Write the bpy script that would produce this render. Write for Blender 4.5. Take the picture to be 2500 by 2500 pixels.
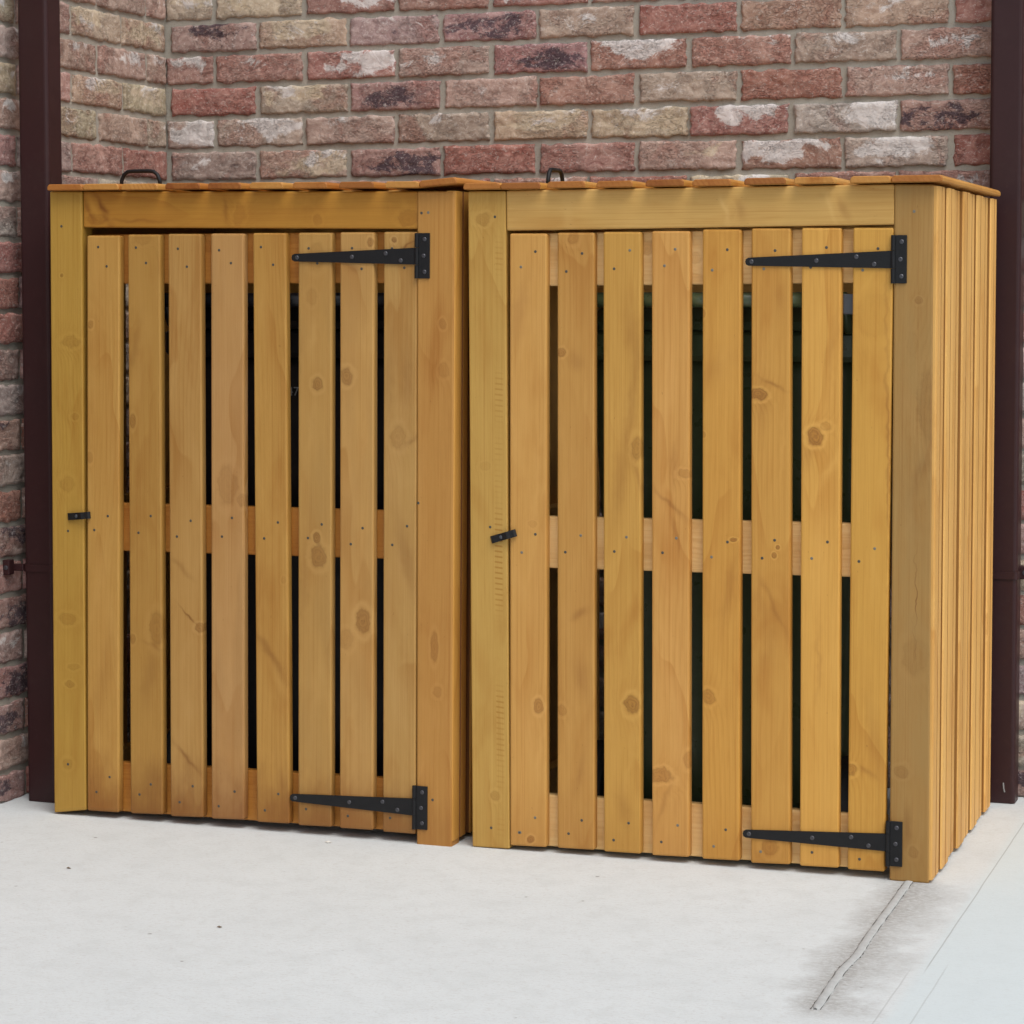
import bpy, bmesh, math, random
from mathutils import Vector, Matrix, noise
random.seed(7)
scene = bpy.context.scene
for o in list(bpy.data.objects): bpy.data.objects.remove(o)
C = scene.collection

# ------------------------------------------------------------------ camera
F_PX, CY, PITCH, YAW, ROLL = 5925.29, 1086.94, 0.0621, 0.3425, -0.0014
CAM_LOC = Vector((1.6577, -4.4074, 1.083))
c_, s_ = math.cos(YAW), math.sin(YAW)
fw = Vector((-s_*math.cos(PITCH), c_*math.cos(PITCH), -math.sin(PITCH)))
rt = Vector((c_, s_, 0)); up = rt.cross(fw)
cr, sr = math.cos(ROLL), math.sin(ROLL)
rt, up = cr*rt + sr*up, -sr*rt + cr*up
cam = bpy.data.cameras.new('camera'); co = bpy.data.objects.new('camera', cam); C.objects.link(co)
m = Matrix((rt, up, -fw)).transposed().to_4x4(); m.translation = CAM_LOC
co.matrix_world = m
cam.sensor_width = 36; cam.sensor_fit = 'HORIZONTAL'
cam.lens = F_PX/2500*36; cam.shift_y = (CY-1250)/2500
cam.clip_start = 0.05; cam.clip_end = 500
scene.camera = co
scene.render.resolution_x = scene.render.resolution_y = 1024

# ------------------------------------------------------------------ light (bright overcast, light from the front right)
SUN_EL, SUN_AZ = math.radians(57), math.radians(50)     # azimuth measured from -Y towards +X
world = bpy.data.worlds.new("World"); scene.world = world; world.use_nodes = True
nt = world.node_tree; nt.nodes.clear()
sky = nt.nodes.new('ShaderNodeTexSky'); sky.sky_type = 'NISHITA'; sky.sun_disc = False
sky.sun_elevation = SUN_EL; sky.sun_rotation = math.pi - SUN_AZ
sky.air_density = 1.0; sky.dust_density = 4.0; sky.ozone_density = 1.0
hs = nt.nodes.new('ShaderNodeHueSaturation'); hs.inputs['Saturation'].default_value = 0.46
bg = nt.nodes.new('ShaderNodeBackground'); bg.inputs[1].default_value = 0.15
wo = nt.nodes.new('ShaderNodeOutputWorld')
nt.links.new(sky.outputs[0], hs.inputs['Color']); nt.links.new(hs.outputs[0], bg.inputs[0]); nt.links.new(bg.outputs[0], wo.inputs[0])
sun = bpy.data.lights.new('sun', 'SUN'); sun.energy = 1.25; sun.angle = math.radians(40); sun.color = (1.0, 1.0, 0.975)
so = bpy.data.objects.new('sun', sun); C.objects.link(so)
sd = Vector((math.sin(SUN_AZ)*math.cos(SUN_EL), -math.cos(SUN_AZ)*math.cos(SUN_EL), math.sin(SUN_EL)))
so.rotation_euler = sd.to_track_quat('Z', 'Y').to_euler(); so.location = sd*10
scene.view_settings.view_transform = 'Standard'; scene.view_settings.look = 'None'
scene.view_settings.exposure = 0.0; scene.view_settings.gamma = 1

# ------------------------------------------------------------------ helpers
def tag(o, label=None, cat=None, group=None, kind=None):
    if label: o['label'] = label
    if cat: o['category'] = cat
    if group: o['group'] = group
    if kind: o['kind'] = kind
    return o
def link_obj(name, bm, mats, parent=None, smooth=False):
    me = bpy.data.meshes.new(name); bm.to_mesh(me); bm.free()
    for mm in (mats if isinstance(mats, (list, tuple)) else [mats]): me.materials.append(mm)
    if smooth:
        for p in me.polygons: p.use_smooth = True
    o = bpy.data.objects.new(name, me); C.objects.link(o)
    if parent: o.parent = parent
    return o
def empty(name, loc=(0,0,0), rot=(0,0,0)):
    o = bpy.data.objects.new(name, None); C.objects.link(o); o.location = loc; o.rotation_euler = rot
    o.empty_display_size = .1
    return o

class N:
    """tiny node-graph helper"""
    def __init__(s, mat):
        mat.use_nodes = True; s.t = mat.node_tree; s.t.nodes.clear()
    def n(s, typ, **kw):
        x = s.t.nodes.new(typ)
        for k, v in kw.items(): setattr(x, k, v)
        return x
    def put(s, sock, v):
        if v is None: return
        if isinstance(v, bpy.types.NodeSocket): s.t.links.new(v, sock)
        elif isinstance(v, (int, float)) and sock.type in ('RGBA',): sock.default_value = (v, v, v, 1)
        elif isinstance(v, (tuple, list)) and sock.type == 'RGBA' and len(v) == 3: sock.default_value = (*v, 1)
        else: sock.default_value = v
    def m(s, op, a, b=None, c=None, clamp=False):
        x = s.n('ShaderNodeMath', operation=op, use_clamp=clamp)
        for i, v in enumerate((a, b, c)): s.put(x.inputs[i], v)
        return x.outputs[0]
    def v(s, op, a, b=None, scale=None):
        x = s.n('ShaderNodeVectorMath', operation=op); s.put(x.inputs[0], a); s.put(x.inputs[1], b)
        if scale is not None: s.put(x.inputs['Scale'], scale)
        return x.outputs['Value'] if op in ('LENGTH', 'DISTANCE', 'DOT_PRODUCT') else x.outputs[0]
    def noise(s, vec, scale, detail=3, rough=.55, dist=0):
        x = s.n('ShaderNodeTexNoise'); s.put(x.inputs['Vector'], vec); x.inputs['Scale'].default_value = scale
        x.inputs['Detail'].default_value = detail; x.inputs['Roughness'].default_value = rough; x.inputs['Distortion'].default_value = dist
        return x.outputs[0]
    def mix(s, f, a, b, blend='MIX'):
        x = s.n('ShaderNodeMix', data_type='RGBA', blend_type=blend); s.put(x.inputs[0], f); s.put(x.inputs[6], a); s.put(x.inputs[7], b)
        return x.outputs[2]
    def ss(s, x, lo, hi):
        r = s.n('ShaderNodeMapRange', interpolation_type='SMOOTHSTEP')
        s.put(r.inputs[0], x); r.inputs[1].default_value = lo; r.inputs[2].default_value = hi
        return r.outputs[0]
    def attr(s, name):
        return s.n('ShaderNodeAttribute', attribute_name=name)
    def out(s, color, rough=.6, bump=None, bstr=.3, bdist=.002, spec=.5, metallic=0, coat=0):
        b = s.n('ShaderNodeBsdfPrincipled'); s.put(b.inputs['Base Color'], color); s.put(b.inputs['Roughness'], rough)
        b.inputs['Specular IOR Level'].default_value = spec; b.inputs['Metallic'].default_value = metallic
        if bump is not None:
            k = s.n('ShaderNodeBump'); s.put(k.inputs['Height'], bump); k.inputs['Strength'].default_value = bstr; k.inputs['Distance'].default_value = bdist
            s.t.links.new(k.outputs[0], b.inputs['Normal'])
        o = s.n('ShaderNodeOutputMaterial'); s.t.links.new(b.outputs[0], o.inputs[0])

# ------------------------------------------------------------------ materials
def srgb(r, g, b, k=1.0):
    f = lambda x: ((x/255+.055)/1.055)**2.4 if x/255 > .04045 else x/255/12.92
    return (f(r)*k, f(g)*k, f(b)*k)

WK = 0.86     # photograph's sRGB wood colour -> albedo
_wn = [0]
def wood(name, rgb, knots=(), grain=.5, wave=1.0, blotch=.5, teeth=None, grime=0.0, streaks=(), grey=0.0):
    """stained softwood; knots = [(across, along, r_across, r_along, darkness)] in board metres"""
    _wn[0] += 1; seed = _wn[0]*3.71
    mat = bpy.data.materials.new(name); g = N(mat)
    P = g.attr('wc').outputs['Vector']
    sx = g.n('ShaderNodeSeparateXYZ'); g.put(sx.inputs[0], P); u, v, w = sx.outputs
    def vec(a, b, c=0.0):
        x = g.n('ShaderNodeCombineXYZ'); g.put(x.inputs[0], a); g.put(x.inputs[1], b); g.put(x.inputs[2], c); return x.outputs[0]
    def sc(a, b, c=1.0, off=0.0):
        x = g.v('MULTIPLY', P, (a, b, c)); return g.v('ADD', x, (off, off*1.7, seed))
    low = g.noise(sc(5, 1.1, 5, seed), 1, 2, .5)
    t = g.m('ADD', g.m('ADD', u, g.m('MULTIPLY', w, .5)), g.m('MULTIPLY', low, .075*wave))
    wob = g.noise(sc(14, 5, 14, seed+9), 1, 2, .5)
    t = g.m('ADD', t, g.m('MULTIPLY', wob, .010*wave))
    if wave > 1.2: t = g.m('ADD', t, g.m('MULTIPLY', g.m('MULTIPLY', u, u), 9.0))
    core = ring = halo = inner = pale = None
    for (ku, kv, ru, rv, dk) in knots:
        jit = g.v('ADD', P, g.v('SCALE', g.v('SUBTRACT', g.n_noise if False else g_noise3(g, P, 60, seed+ku*50), (.5,.5,.5)), scale=ru*1.15))
        d = g.v('SUBTRACT', jit, (ku, kv, 0)); d = g.v('MULTIPLY', d, (1/ru, 1/rv, 0)); L = g.v('LENGTH', d)
        ex = g.m('EXPONENT', g.m('MULTIPLY', g.m('MULTIPLY', L, L), -.16))
        t = g.m('ADD', t, g.m('MULTIPLY', ex, ru*1.5))
        co_ = g.m('MULTIPLY', g.m('SUBTRACT', 1, g.ss(L, .75, 1.1)), dk**1.9)
        rg = g.m('MULTIPLY', g.m('EXPONENT', g.m('MULTIPLY', g.m('POWER', g.m('ABSOLUTE', g.m('SUBTRACT', L, 1.0)), 2), -38)), dk**1.4)
        hl = g.m('MULTIPLY', ex, min(1, .35+dk*.5))
        inn = g.m('MULTIPLY', co_, g.m('MULTIPLY_ADD', g.m('SINE', g.m('MULTIPLY', L, 13)), .5, .5))
        pl = g.m('MULTIPLY', g.m('EXPONENT', g.m('MULTIPLY', g.m('POWER', g.m('ABSOLUTE', g.m('SUBTRACT', L, 1.55)), 2), -9)), min(1, dk*1.1))
        pale = pl if pale is None else g.m('MAXIMUM', pale, pl)
        core = co_ if core is None else g.m('MAXIMUM', core, co_)
        ring = rg if ring is None else g.m('MAXIMUM', ring, rg)
        halo = hl if halo is None else g.m('MAXIMUM', halo, hl)
        inner = inn if inner is None else g.m('MAXIMUM', inner, inn)
    s1 = g.m('MULTIPLY_ADD', g.m('SINE', g.m('MULTIPLY', t, 2*math.pi/.0105)), .5, .5)
    s1 = g.m('POWER', s1, 2.2)
    gm = g.ss(g.noise(sc(9, 1.6, 9, seed+3), 1, 2), .38, .72)
    s1 = g.m('MULTIPLY', s1, g.m('MULTIPLY_ADD', gm, .85, .15))
    fib = g.noise(sc(620, 11, 620), 1, 3, .6)
    fib2 = g.noise(sc(160, 3.0, 160), 1, 2, .6)
    bl = g.noise(sc(11, 3.2, 11, seed+5), 1, 3, .6, .6)
    base = srgb(min(255, rgb[0]*1.015), rgb[1]*1.008, rgb[2]*.94, WK)
    dark = (base[0]*.72, base[1]*.54, base[2]*.30)
    lite = (min(base[0]*1.16, .9), base[1]*1.22, base[2]*1.45)
    c = g.mix(g.m('MULTIPLY', g.ss(bl, .50, .78), .62*blotch*2.0), base, dark)
    c = g.mix(g.m('MULTIPLY', g.m('SUBTRACT', 1, g.ss(bl, .28, .48)), .55*blotch*1.2), c, lite)
    c = g.mix(g.m('MULTIPLY', s1, .34*grain*1.5), c, dark)
    c = g.mix(g.m('MULTIPLY', g.ss(fib2, .40, .75), .22), c, lite)
    if wave > 1.2:      # pale flame figure between the growth rings
        s2 = g.m('POWER', g.m('MULTIPLY_ADD', g.m('SINE', g.m('MULTIPLY_ADD', t, 2*math.pi/.021, 1.2)), .5, .5), 5)
        c = g.mix(g.m('MULTIPLY', g.m('MULTIPLY', s2, g.m('MULTIPLY_ADD', gm, .6, .4)), .85), c, (lite[0]*1.08, lite[1]*1.1, lite[2]*1.25))
        c = g.mix(g.m('MULTIPLY', g.ss(g.noise(sc(14, 3, 14, seed+21), 1, 3), .45, .65), .35), c, (base[0]*.80, base[1]*.82, base[2]*.95))
    c = g.mix(g.m('MULTIPLY', g.ss(fib, .45, .8), .30), c, dark)
    lam = g.noise(sc(330, .9, 330, seed+60), 1, 2, .5)
    c = g.mix(g.m('MULTIPLY', g.ss(lam, .60, .68), .30), c, dark)
    c = g.mix(g.m('MULTIPLY', g.m('SUBTRACT', 1, g.ss(lam, .33, .40)), .26), c, lite)
    # stain flash: tone drifts darker along the board, then breaks off at a curved edge
    fv = g.m('ADD', g.m('MULTIPLY', v, 2.3), g.m('MULTIPLY', g.noise(sc(9, 2.2, 9, seed+40), 1, 2, .5), 2.6))
    fv = g.m('ADD', fv, g.m('MULTIPLY', u, 5.0 if _wn[0] % 2 else -5.0))
    saw = g.m('FRACT', fv)
    saw = g.m('MULTIPLY', g.m('POWER', saw, 3.0), g.m('SUBTRACT', 1, g.ss(saw, .965, 1.0)))
    c = g.mix(g.m('MULTIPLY', g.m('MULTIPLY', saw, g.ss(gm, .1, .8)), .62*min(1, blotch*1.6)), c, dark)
    for (su, sv, lu, lv, ang, amt, kind) in streaks:      # slanting stain flashes across a board
        d = g.v('SUBTRACT', P, (su, sv, 0))
        r = g.n('ShaderNodeVectorRotate', rotation_type='Z_AXIS'); g.put(r.inputs['Vector'], d); r.inputs['Angle'].default_value = math.radians(ang)
        nn = g_noise3(g, P, 28, seed+su*31)
        q = g.v('ADD', r.outputs[0], g.v('SCALE', g.v('SUBTRACT', nn, (.5,.5,.5)), scale=.022))
        q = g.v('MULTIPLY', q, (1/lu, 1/lv, 0)); L = g.v('LENGTH', q)
        mk = g.m('MULTIPLY', g.m('EXPONENT', g.m('MULTIPLY', g.m('MULTIPLY', L, L), -1.7)), amt*.85)
        c = g.mix(mk, c, (dark[0]*.6, dark[1]*.5, dark[2]*.5) if kind == 'd' else lite)
    if knots:
        dk2 = (base[0]*.66, base[1]*.56, base[2]*.46)
        vd = (base[0]*.26, base[1]*.17, base[2]*.14)
        c = g.mix(g.m('MULTIPLY', halo, .30), c, dark)
        c = g.mix(g.m('MULTIPLY', pale, .55), c, lite)
        c = g.mix(g.m('MULTIPLY', core, .80), c, dk2)
        c = g.mix(g.m('MULTIPLY', inner, .34), c, vd)
        crk = g.ss(g.noise(sc(240, 160, 240, seed+3), 1, 3, .7), .56, .66)
        c = g.mix(g.m('MULTIPLY', g.m('MULTIPLY', core, crk), .45), c, vd)
        c = g.mix(g.m('MULTIPLY', ring, .42), c, vd)
    if teeth:
        tu, tw, v0, v1 = teeth
        bar = g.ss(g.m('SINE', g.m('ADD', g.m('MULTIPLY', v, 2*math.pi/.0105), g.m('MULTIPLY', u, 60))), .25, .8)
        band = g.m('SUBTRACT', 1, g.ss(g.m('ABSOLUTE', g.m('SUBTRACT', g.m('ADD', u, g.m('MULTIPLY', low, .012)), tu)), tw*.6, tw))
        tn = g.ss(g.noise(sc(3, 5.0, 3, 2), 1, 2), .42, .62)
        c = g.mix(g.m('MULTIPLY', g.m('MULTIPLY', bar, band), g.m('MULTIPLY', tn, .75)), c, dark)
    if grime:
        gn = g.noise(sc(22, 9, 22, 7), 1, 3, .6)
        gz = g.m('ADD', v, g.m('MULTIPLY_ADD', gn, .16, -.08))
        c = g.mix(g.m('MULTIPLY', g.m('SUBTRACT', 1, g.ss(gz, .0, .15)), grime), c, (dark[0]*.62, dark[1]*.5, dark[2]*.5))
    if grey:
        gr = g.noise(sc(16, 5, 16, 3), 1, 3, .6, .5)
        c = g.mix(g.m('MULTIPLY', g.ss(gr, .42, .7), grey), c, (base[0]*.96, base[1]*1.02, base[2]*1.15))
    speck = g.ss(g.noise(sc(230, 90, 230), 1, 2, .5), .73, .80)
    c = g.mix(g.m('MULTIPLY', speck, .35), c, (dark[0]*.5, dark[1]*.4, dark[2]*.4))
    h = g.m('ADD', g.m('MULTIPLY', fib, .6), g.m('MULTIPLY', s1, .5))
    if knots: h = g.m('ADD', h, g.m('MULTIPLY', ring, -1.0))
    g.out(c, g.m('MULTIPLY_ADD', fib2, .25, .46), h, .30, .0012, spec=.42)
    return mat
def g_noise3(g, P, scale, seed):
    x = g.n('ShaderNodeTexNoise'); g.put(x.inputs['Vector'], g.v('ADD', P, (seed, seed*.7, 0))); x.inputs['Scale'].default_value = scale; x.inputs['Detail'].default_value = 2
    return x.outputs[1]

def simple(name, rgb, rough=.5, var=.25, scale=40, bump=.2, spec=.5, metallic=0, lin=True, dirt=None):
    mat = bpy.data.materials.new(name); g = N(mat)
    tc = g.n('ShaderNodeTexCoord').outputs['Object']
    n1 = g.noise(tc, scale, 4, .6); n2 = g.noise(tc, scale*6, 3, .6)
    c = g.mix(g.m('MULTIPLY', g.ss(n1, .35, .7), var), rgb, tuple(x*.55 for x in rgb))
    c = g.mix(g.m('MULTIPLY', g.ss(n2, .55, .8), var), c, tuple(min(1, x*1.5+.01) for x in rgb))
    if dirt:
        n3 = g.noise(tc, 9, 5, .7); c = g.mix(g.m('MULTIPLY', g.ss(n3, .52, .75), dirt), c, (.16, .14, .12))
    g.out(c, g.m('MULTIPLY_ADD', n1, .25, rough-.1), n2, bump, .0006, spec=spec, metallic=metallic)
    return mat
M_iron = simple('black_iron', (.0065, .0068, .008), .50, .3, 60, .35, spec=.35)
M_screw = simple('black_screw', (.09, .09, .10), .34, .3, 200, .2, metallic=.6)
M_pipe = simple('brown_plastic', (.036, .0125, .0135), .40, .22, 14, .10, spec=.32, dirt=.05)
M_nail = simple('dull_nail', (.085, .08, .065), .5, .5, 300, .2, metallic=.3)
M_nailb = simple('bright_nail', (.20, .19, .15), .5, .4, 300, .2, metallic=.3)
M_black = simple('black_bin_plastic', (.010, .010, .013), .42, .3, 30, .3)
M_green = simple('green_bin_plastic', (.085, .115, .055), .28, .25, 20, .2)
M_grey = simple('grey_metal', (.07, .08, .095), .4, .3, 60, .2)
M_rubber = simple('rubber', (.012, .012, .012), .7, .3, 60, .3)
M_white = simple('white_paint', (.33, .34, .36), .6, .5, 120, .1)
M_leaf = simple('dry_leaf', (.17, .13, .095), .8, .5, 200, .3)
M_chip = simple('pale_chip', (.70, .68, .62), .7, .3, 200, .3)
M_twig = simple('white_splash', (.30, .29, .28), .8, .3, 200, .3)

def brick_material():
    mat = bpy.data.materials.new('handmade_brick'); g = N(mat)
    P = g.attr('bco').outputs['Vector']; col = g.attr('bcol').outputs['Color']
    mk = g.n('ShaderNodeSeparateColor'); g.put(mk.inputs[0], g.attr('bmask').outputs['Color'])
    wh, dk, ye = mk.outputs
    n_big = g.noise(P, 9, 3, .55, .8); n_mid = g.noise(P, 34, 4, .65, 1.2); n_fine = g.noise(P, 190, 4, .7)
    Ps = g.v('MULTIPLY', P, (1, 2.6, 1)); crease = g.noise(Ps, 48, 4, .62, 2.2)
    speck = g.n('ShaderNodeTexVoronoi'); g.put(speck.inputs['Vector'], P); speck.inputs['Scale'].default_value = 150
    c = g.mix(g.ss(n_mid, .25, .75), g.mix(.42, col, (.12,.055,.045)), g.mix(.30, col, (.66,.54,.46)))
    c = g.mix(g.m('MULTIPLY', g.ss(n_big, .50, .66), .40), c, (.40, .17, .13))
    # yellow bloom
    ym = g.ss(g.m('ADD', g.noise(P, 13, 4, .6, 1.0), g.m('MULTIPLY_ADD', ye, .62, -.42)), .50, .66)
    c = g.mix(g.m('MULTIPLY', ym, .82), c, g.mix(n_mid, (.50, .385, .23), (.74, .65, .52)))
    # dark sooty burns
    dm = g.ss(g.m('ADD', g.noise(g.v('MULTIPLY', g.v('ADD', P, (3, 5, 1)), (1, 1.7, 1)), 26, 6, .78, .6), g.m('MULTIPLY_ADD', dk, .52, -.42)), .49, .62)
    c = g.mix(g.m('MULTIPLY', dm, .90), c, g.mix(n_fine, (.032, .026, .040), (.13, .085, .10)))
    # white lime crust
    wm = g.ss(g.m('ADD', g.noise(g.v('ADD', P, (7, 1, 2)), 15, 6, .78, 1.4), g.m('MULTIPLY_ADD', wh, .60, -.42)), .50, .62)
    c = g.mix(g.m('MULTIPLY', wm, .85), c, g.mix(n_mid, (.60, .56, .54), (.88, .86, .84)))
    n_s = g.noise(g.v('MULTIPLY', P, (1, 1.6, 1)), 80, 4, .7, .9)
    c = g.mix(g.m('MULTIPLY', g.ss(n_s, .55, .68), .40), c, (.78, .73, .68))
    c = g.mix(g.m('MULTIPLY', g.ss(n_fine, .58, .70), .45), c, (.85, .82, .78))
    c = g.mix(g.m('MULTIPLY', g.m('SUBTRACT', 1, g.ss(n_fine, .30, .42)), .42), c, (.13, .06, .05))
    cr_ = g.m('SUBTRACT', 1, g.ss(g.m('ABSOLUTE', g.m('SUBTRACT', crease, .5)), .0, .026))
    cr_ = g.m('MULTIPLY', cr_, g.ss(n_big, .40, .6))
    c = g.mix(g.m('MULTIPLY', cr_, .40), c, (.10, .05, .045))
    h = g.m('ADD', g.m('MULTIPLY', n_mid, .9), g.m('MULTIPLY', n_fine, .35)); h = g.m('SUBTRACT', h, g.m('MULTIPLY', cr_, .7))
    g.out(c, .88, h, .9, .004, spec=.25)
    return mat
def mortar_material():
    mat = bpy.data.materials.new('mortar'); g = N(mat)
    P = g.n('ShaderNodeTexCoord').outputs['Object']
    n1 = g.noise(P, 7, 4, .6); n2 = g.noise(P, 260, 3, .7)
    c = g.mix(n1, (.335, .312, .262), (.43, .405, .352)); c = g.mix(g.m('MULTIPLY', g.ss(n2, .5, .75), .4), c, (.20, .17, .13))
    g.out(c, .95, n2, .6, .002, spec=.15)
    return mat
M_brick = brick_material(); M_mortar = mortar_material()

def concrete_material():
    mat = bpy.data.materials.new('pale_concrete'); g = N(mat)
    P = g.n('ShaderNodeTexCoord').outputs['Object']
    sx = g.n('ShaderNodeSeparateXYZ'); g.put(sx.inputs[0], P); x, y, z = sx.outputs
    n1 = g.noise(P, 2.2, 5, .6); n2 = g.noise(P, 16, 4, .65); n3 = g.noise(P, 210, 4, .7); n4 = g.noise(g.v('MULTIPLY', P, (1, 2.2, 1)), 70, 4, .7)
    c = g.mix(n1, (.565, .60, .605), (.66, .70, .71))
    c = g.mix(g.m('MULTIPLY', g.ss(n2, .42, .70), .34), c, (.50, .53, .53))
    c = g.mix(g.m('MULTIPLY', g.ss(n4, .50, .70), .42), c, (.47, .46, .44))
    c = g.mix(g.m('MULTIPLY', g.ss(n3, .52, .70), .42), c, (.44, .43, .42))
    c = g.mix(g.m('MULTIPLY', g.m('SUBTRACT', 1, g.ss(n3, .28, .42)), .25), c, (.82, .82, .81))
    v1 = g.n('ShaderNodeTexVoronoi'); g.put(v1.inputs['Vector'], P); v1.inputs['Scale'].default_value = 14
    sp = g.m('MULTIPLY', g.m('SUBTRACT', 1, g.ss(v1.outputs['Distance'], .035, .07)), .7)
    c = g.mix(g.m('MULTIPLY', sp, g.ss(n2, .5, .6)), c, (.14, .13, .12))
    # right-hand slab is slightly cooler, cast separately
    sl = g.ss(x, .97, 1.0)
    c = g.mix(g.m('MULTIPLY', sl, .55), c, (.57, .66, .685))
    # worn grey stain either side of the mortar joint
    wob = g.noise(P, 7, 3, .6)
    dx = g.m('ABSOLUTE', g.m('SUBTRACT', x, .869))
    yr = g.m('MULTIPLY', g.ss(y, -.93, -.80), g.m('SUBTRACT', 1, g.ss(y, .0, .05)))
    lft = g.m('SUBTRACT', 1, g.ss(x, .864, .874)); wd = g.m('MULTIPLY', g.m('MULTIPLY_ADD', wob, .26, -.030), g.m('SUBTRACT', 1.0, g.m('MULTIPLY', lft, .42)))
    halo = g.m('SUBTRACT', 1, g.m('DIVIDE', dx, wd), clamp=True); halo = g.m('MULTIPLY', g.m('POWER', halo, .9), yr)
    brk = g.ss(g.noise(g.v('MULTIPLY', P, (1, 1.6, 1)), 85, 5, .75), .36, .62)
    c = g.mix(g.m('MULTIPLY', g.m('MULTIPLY', halo, g.m('MULTIPLY_ADD', brk, .60, .42)), .88, clamp=True), c, (.27, .255, .235))
    # fine saw-cut joints between slabs
    def cut(x0, amp, w, a, y0, y1, cc):
        wv = g.m('MULTIPLY_ADD', g.noise(g.v('MULTIPLY', P, (0, 1, 0)), 5, 2), amp, x0-amp*.5)
        d = g.m('ABSOLUTE', g.m('SUBTRACT', x, wv))
        mk = g.m('MULTIPLY', g.m('SUBTRACT', 1, g.ss(d, w*.4, w)), a)
        mk = g.m('MULTIPLY', mk, g.m('MULTIPLY', g.ss(y, y0, y0+.1), g.m('SUBTRACT', 1, g.ss(y, y1-.1, y1))))
        return mk
    k1 = cut(.994, .004, .0017, .40, -.62, 1.2, None); k2 = cut(.970, .004, .0018, .24, -3, -.55, None); k3 = cut(1.023, .004, .0018, .22, -3, -.5, None)
    kk = g.m('MAXIMUM', k1, g.m('MAXIMUM', k2, k3))
    c = g.mix(kk, c, (.20, .19, .18))
    h = g.m('ADD', g.m('MULTIPLY', n3, .5), g.m('MULTIPLY', n4, .8)); h = g.m('SUBTRACT', h, kk)
    g.out(c, .9, h, .35, .002, spec=.25)
    return mat
M_conc = concrete_material()

# ------------------------------------------------------------------ ground
bm = bmesh.new()
S = 120
vs = [bm.verts.new(p) for p in ((-S,-S,0),(S,-S,0),(S,S,0),(-S,S,0))]; bm.faces.new(vs)
tag(link_obj('ground', bm, M_conc), 'pale grey concrete paving with fine joints', kind='structure')

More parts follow.
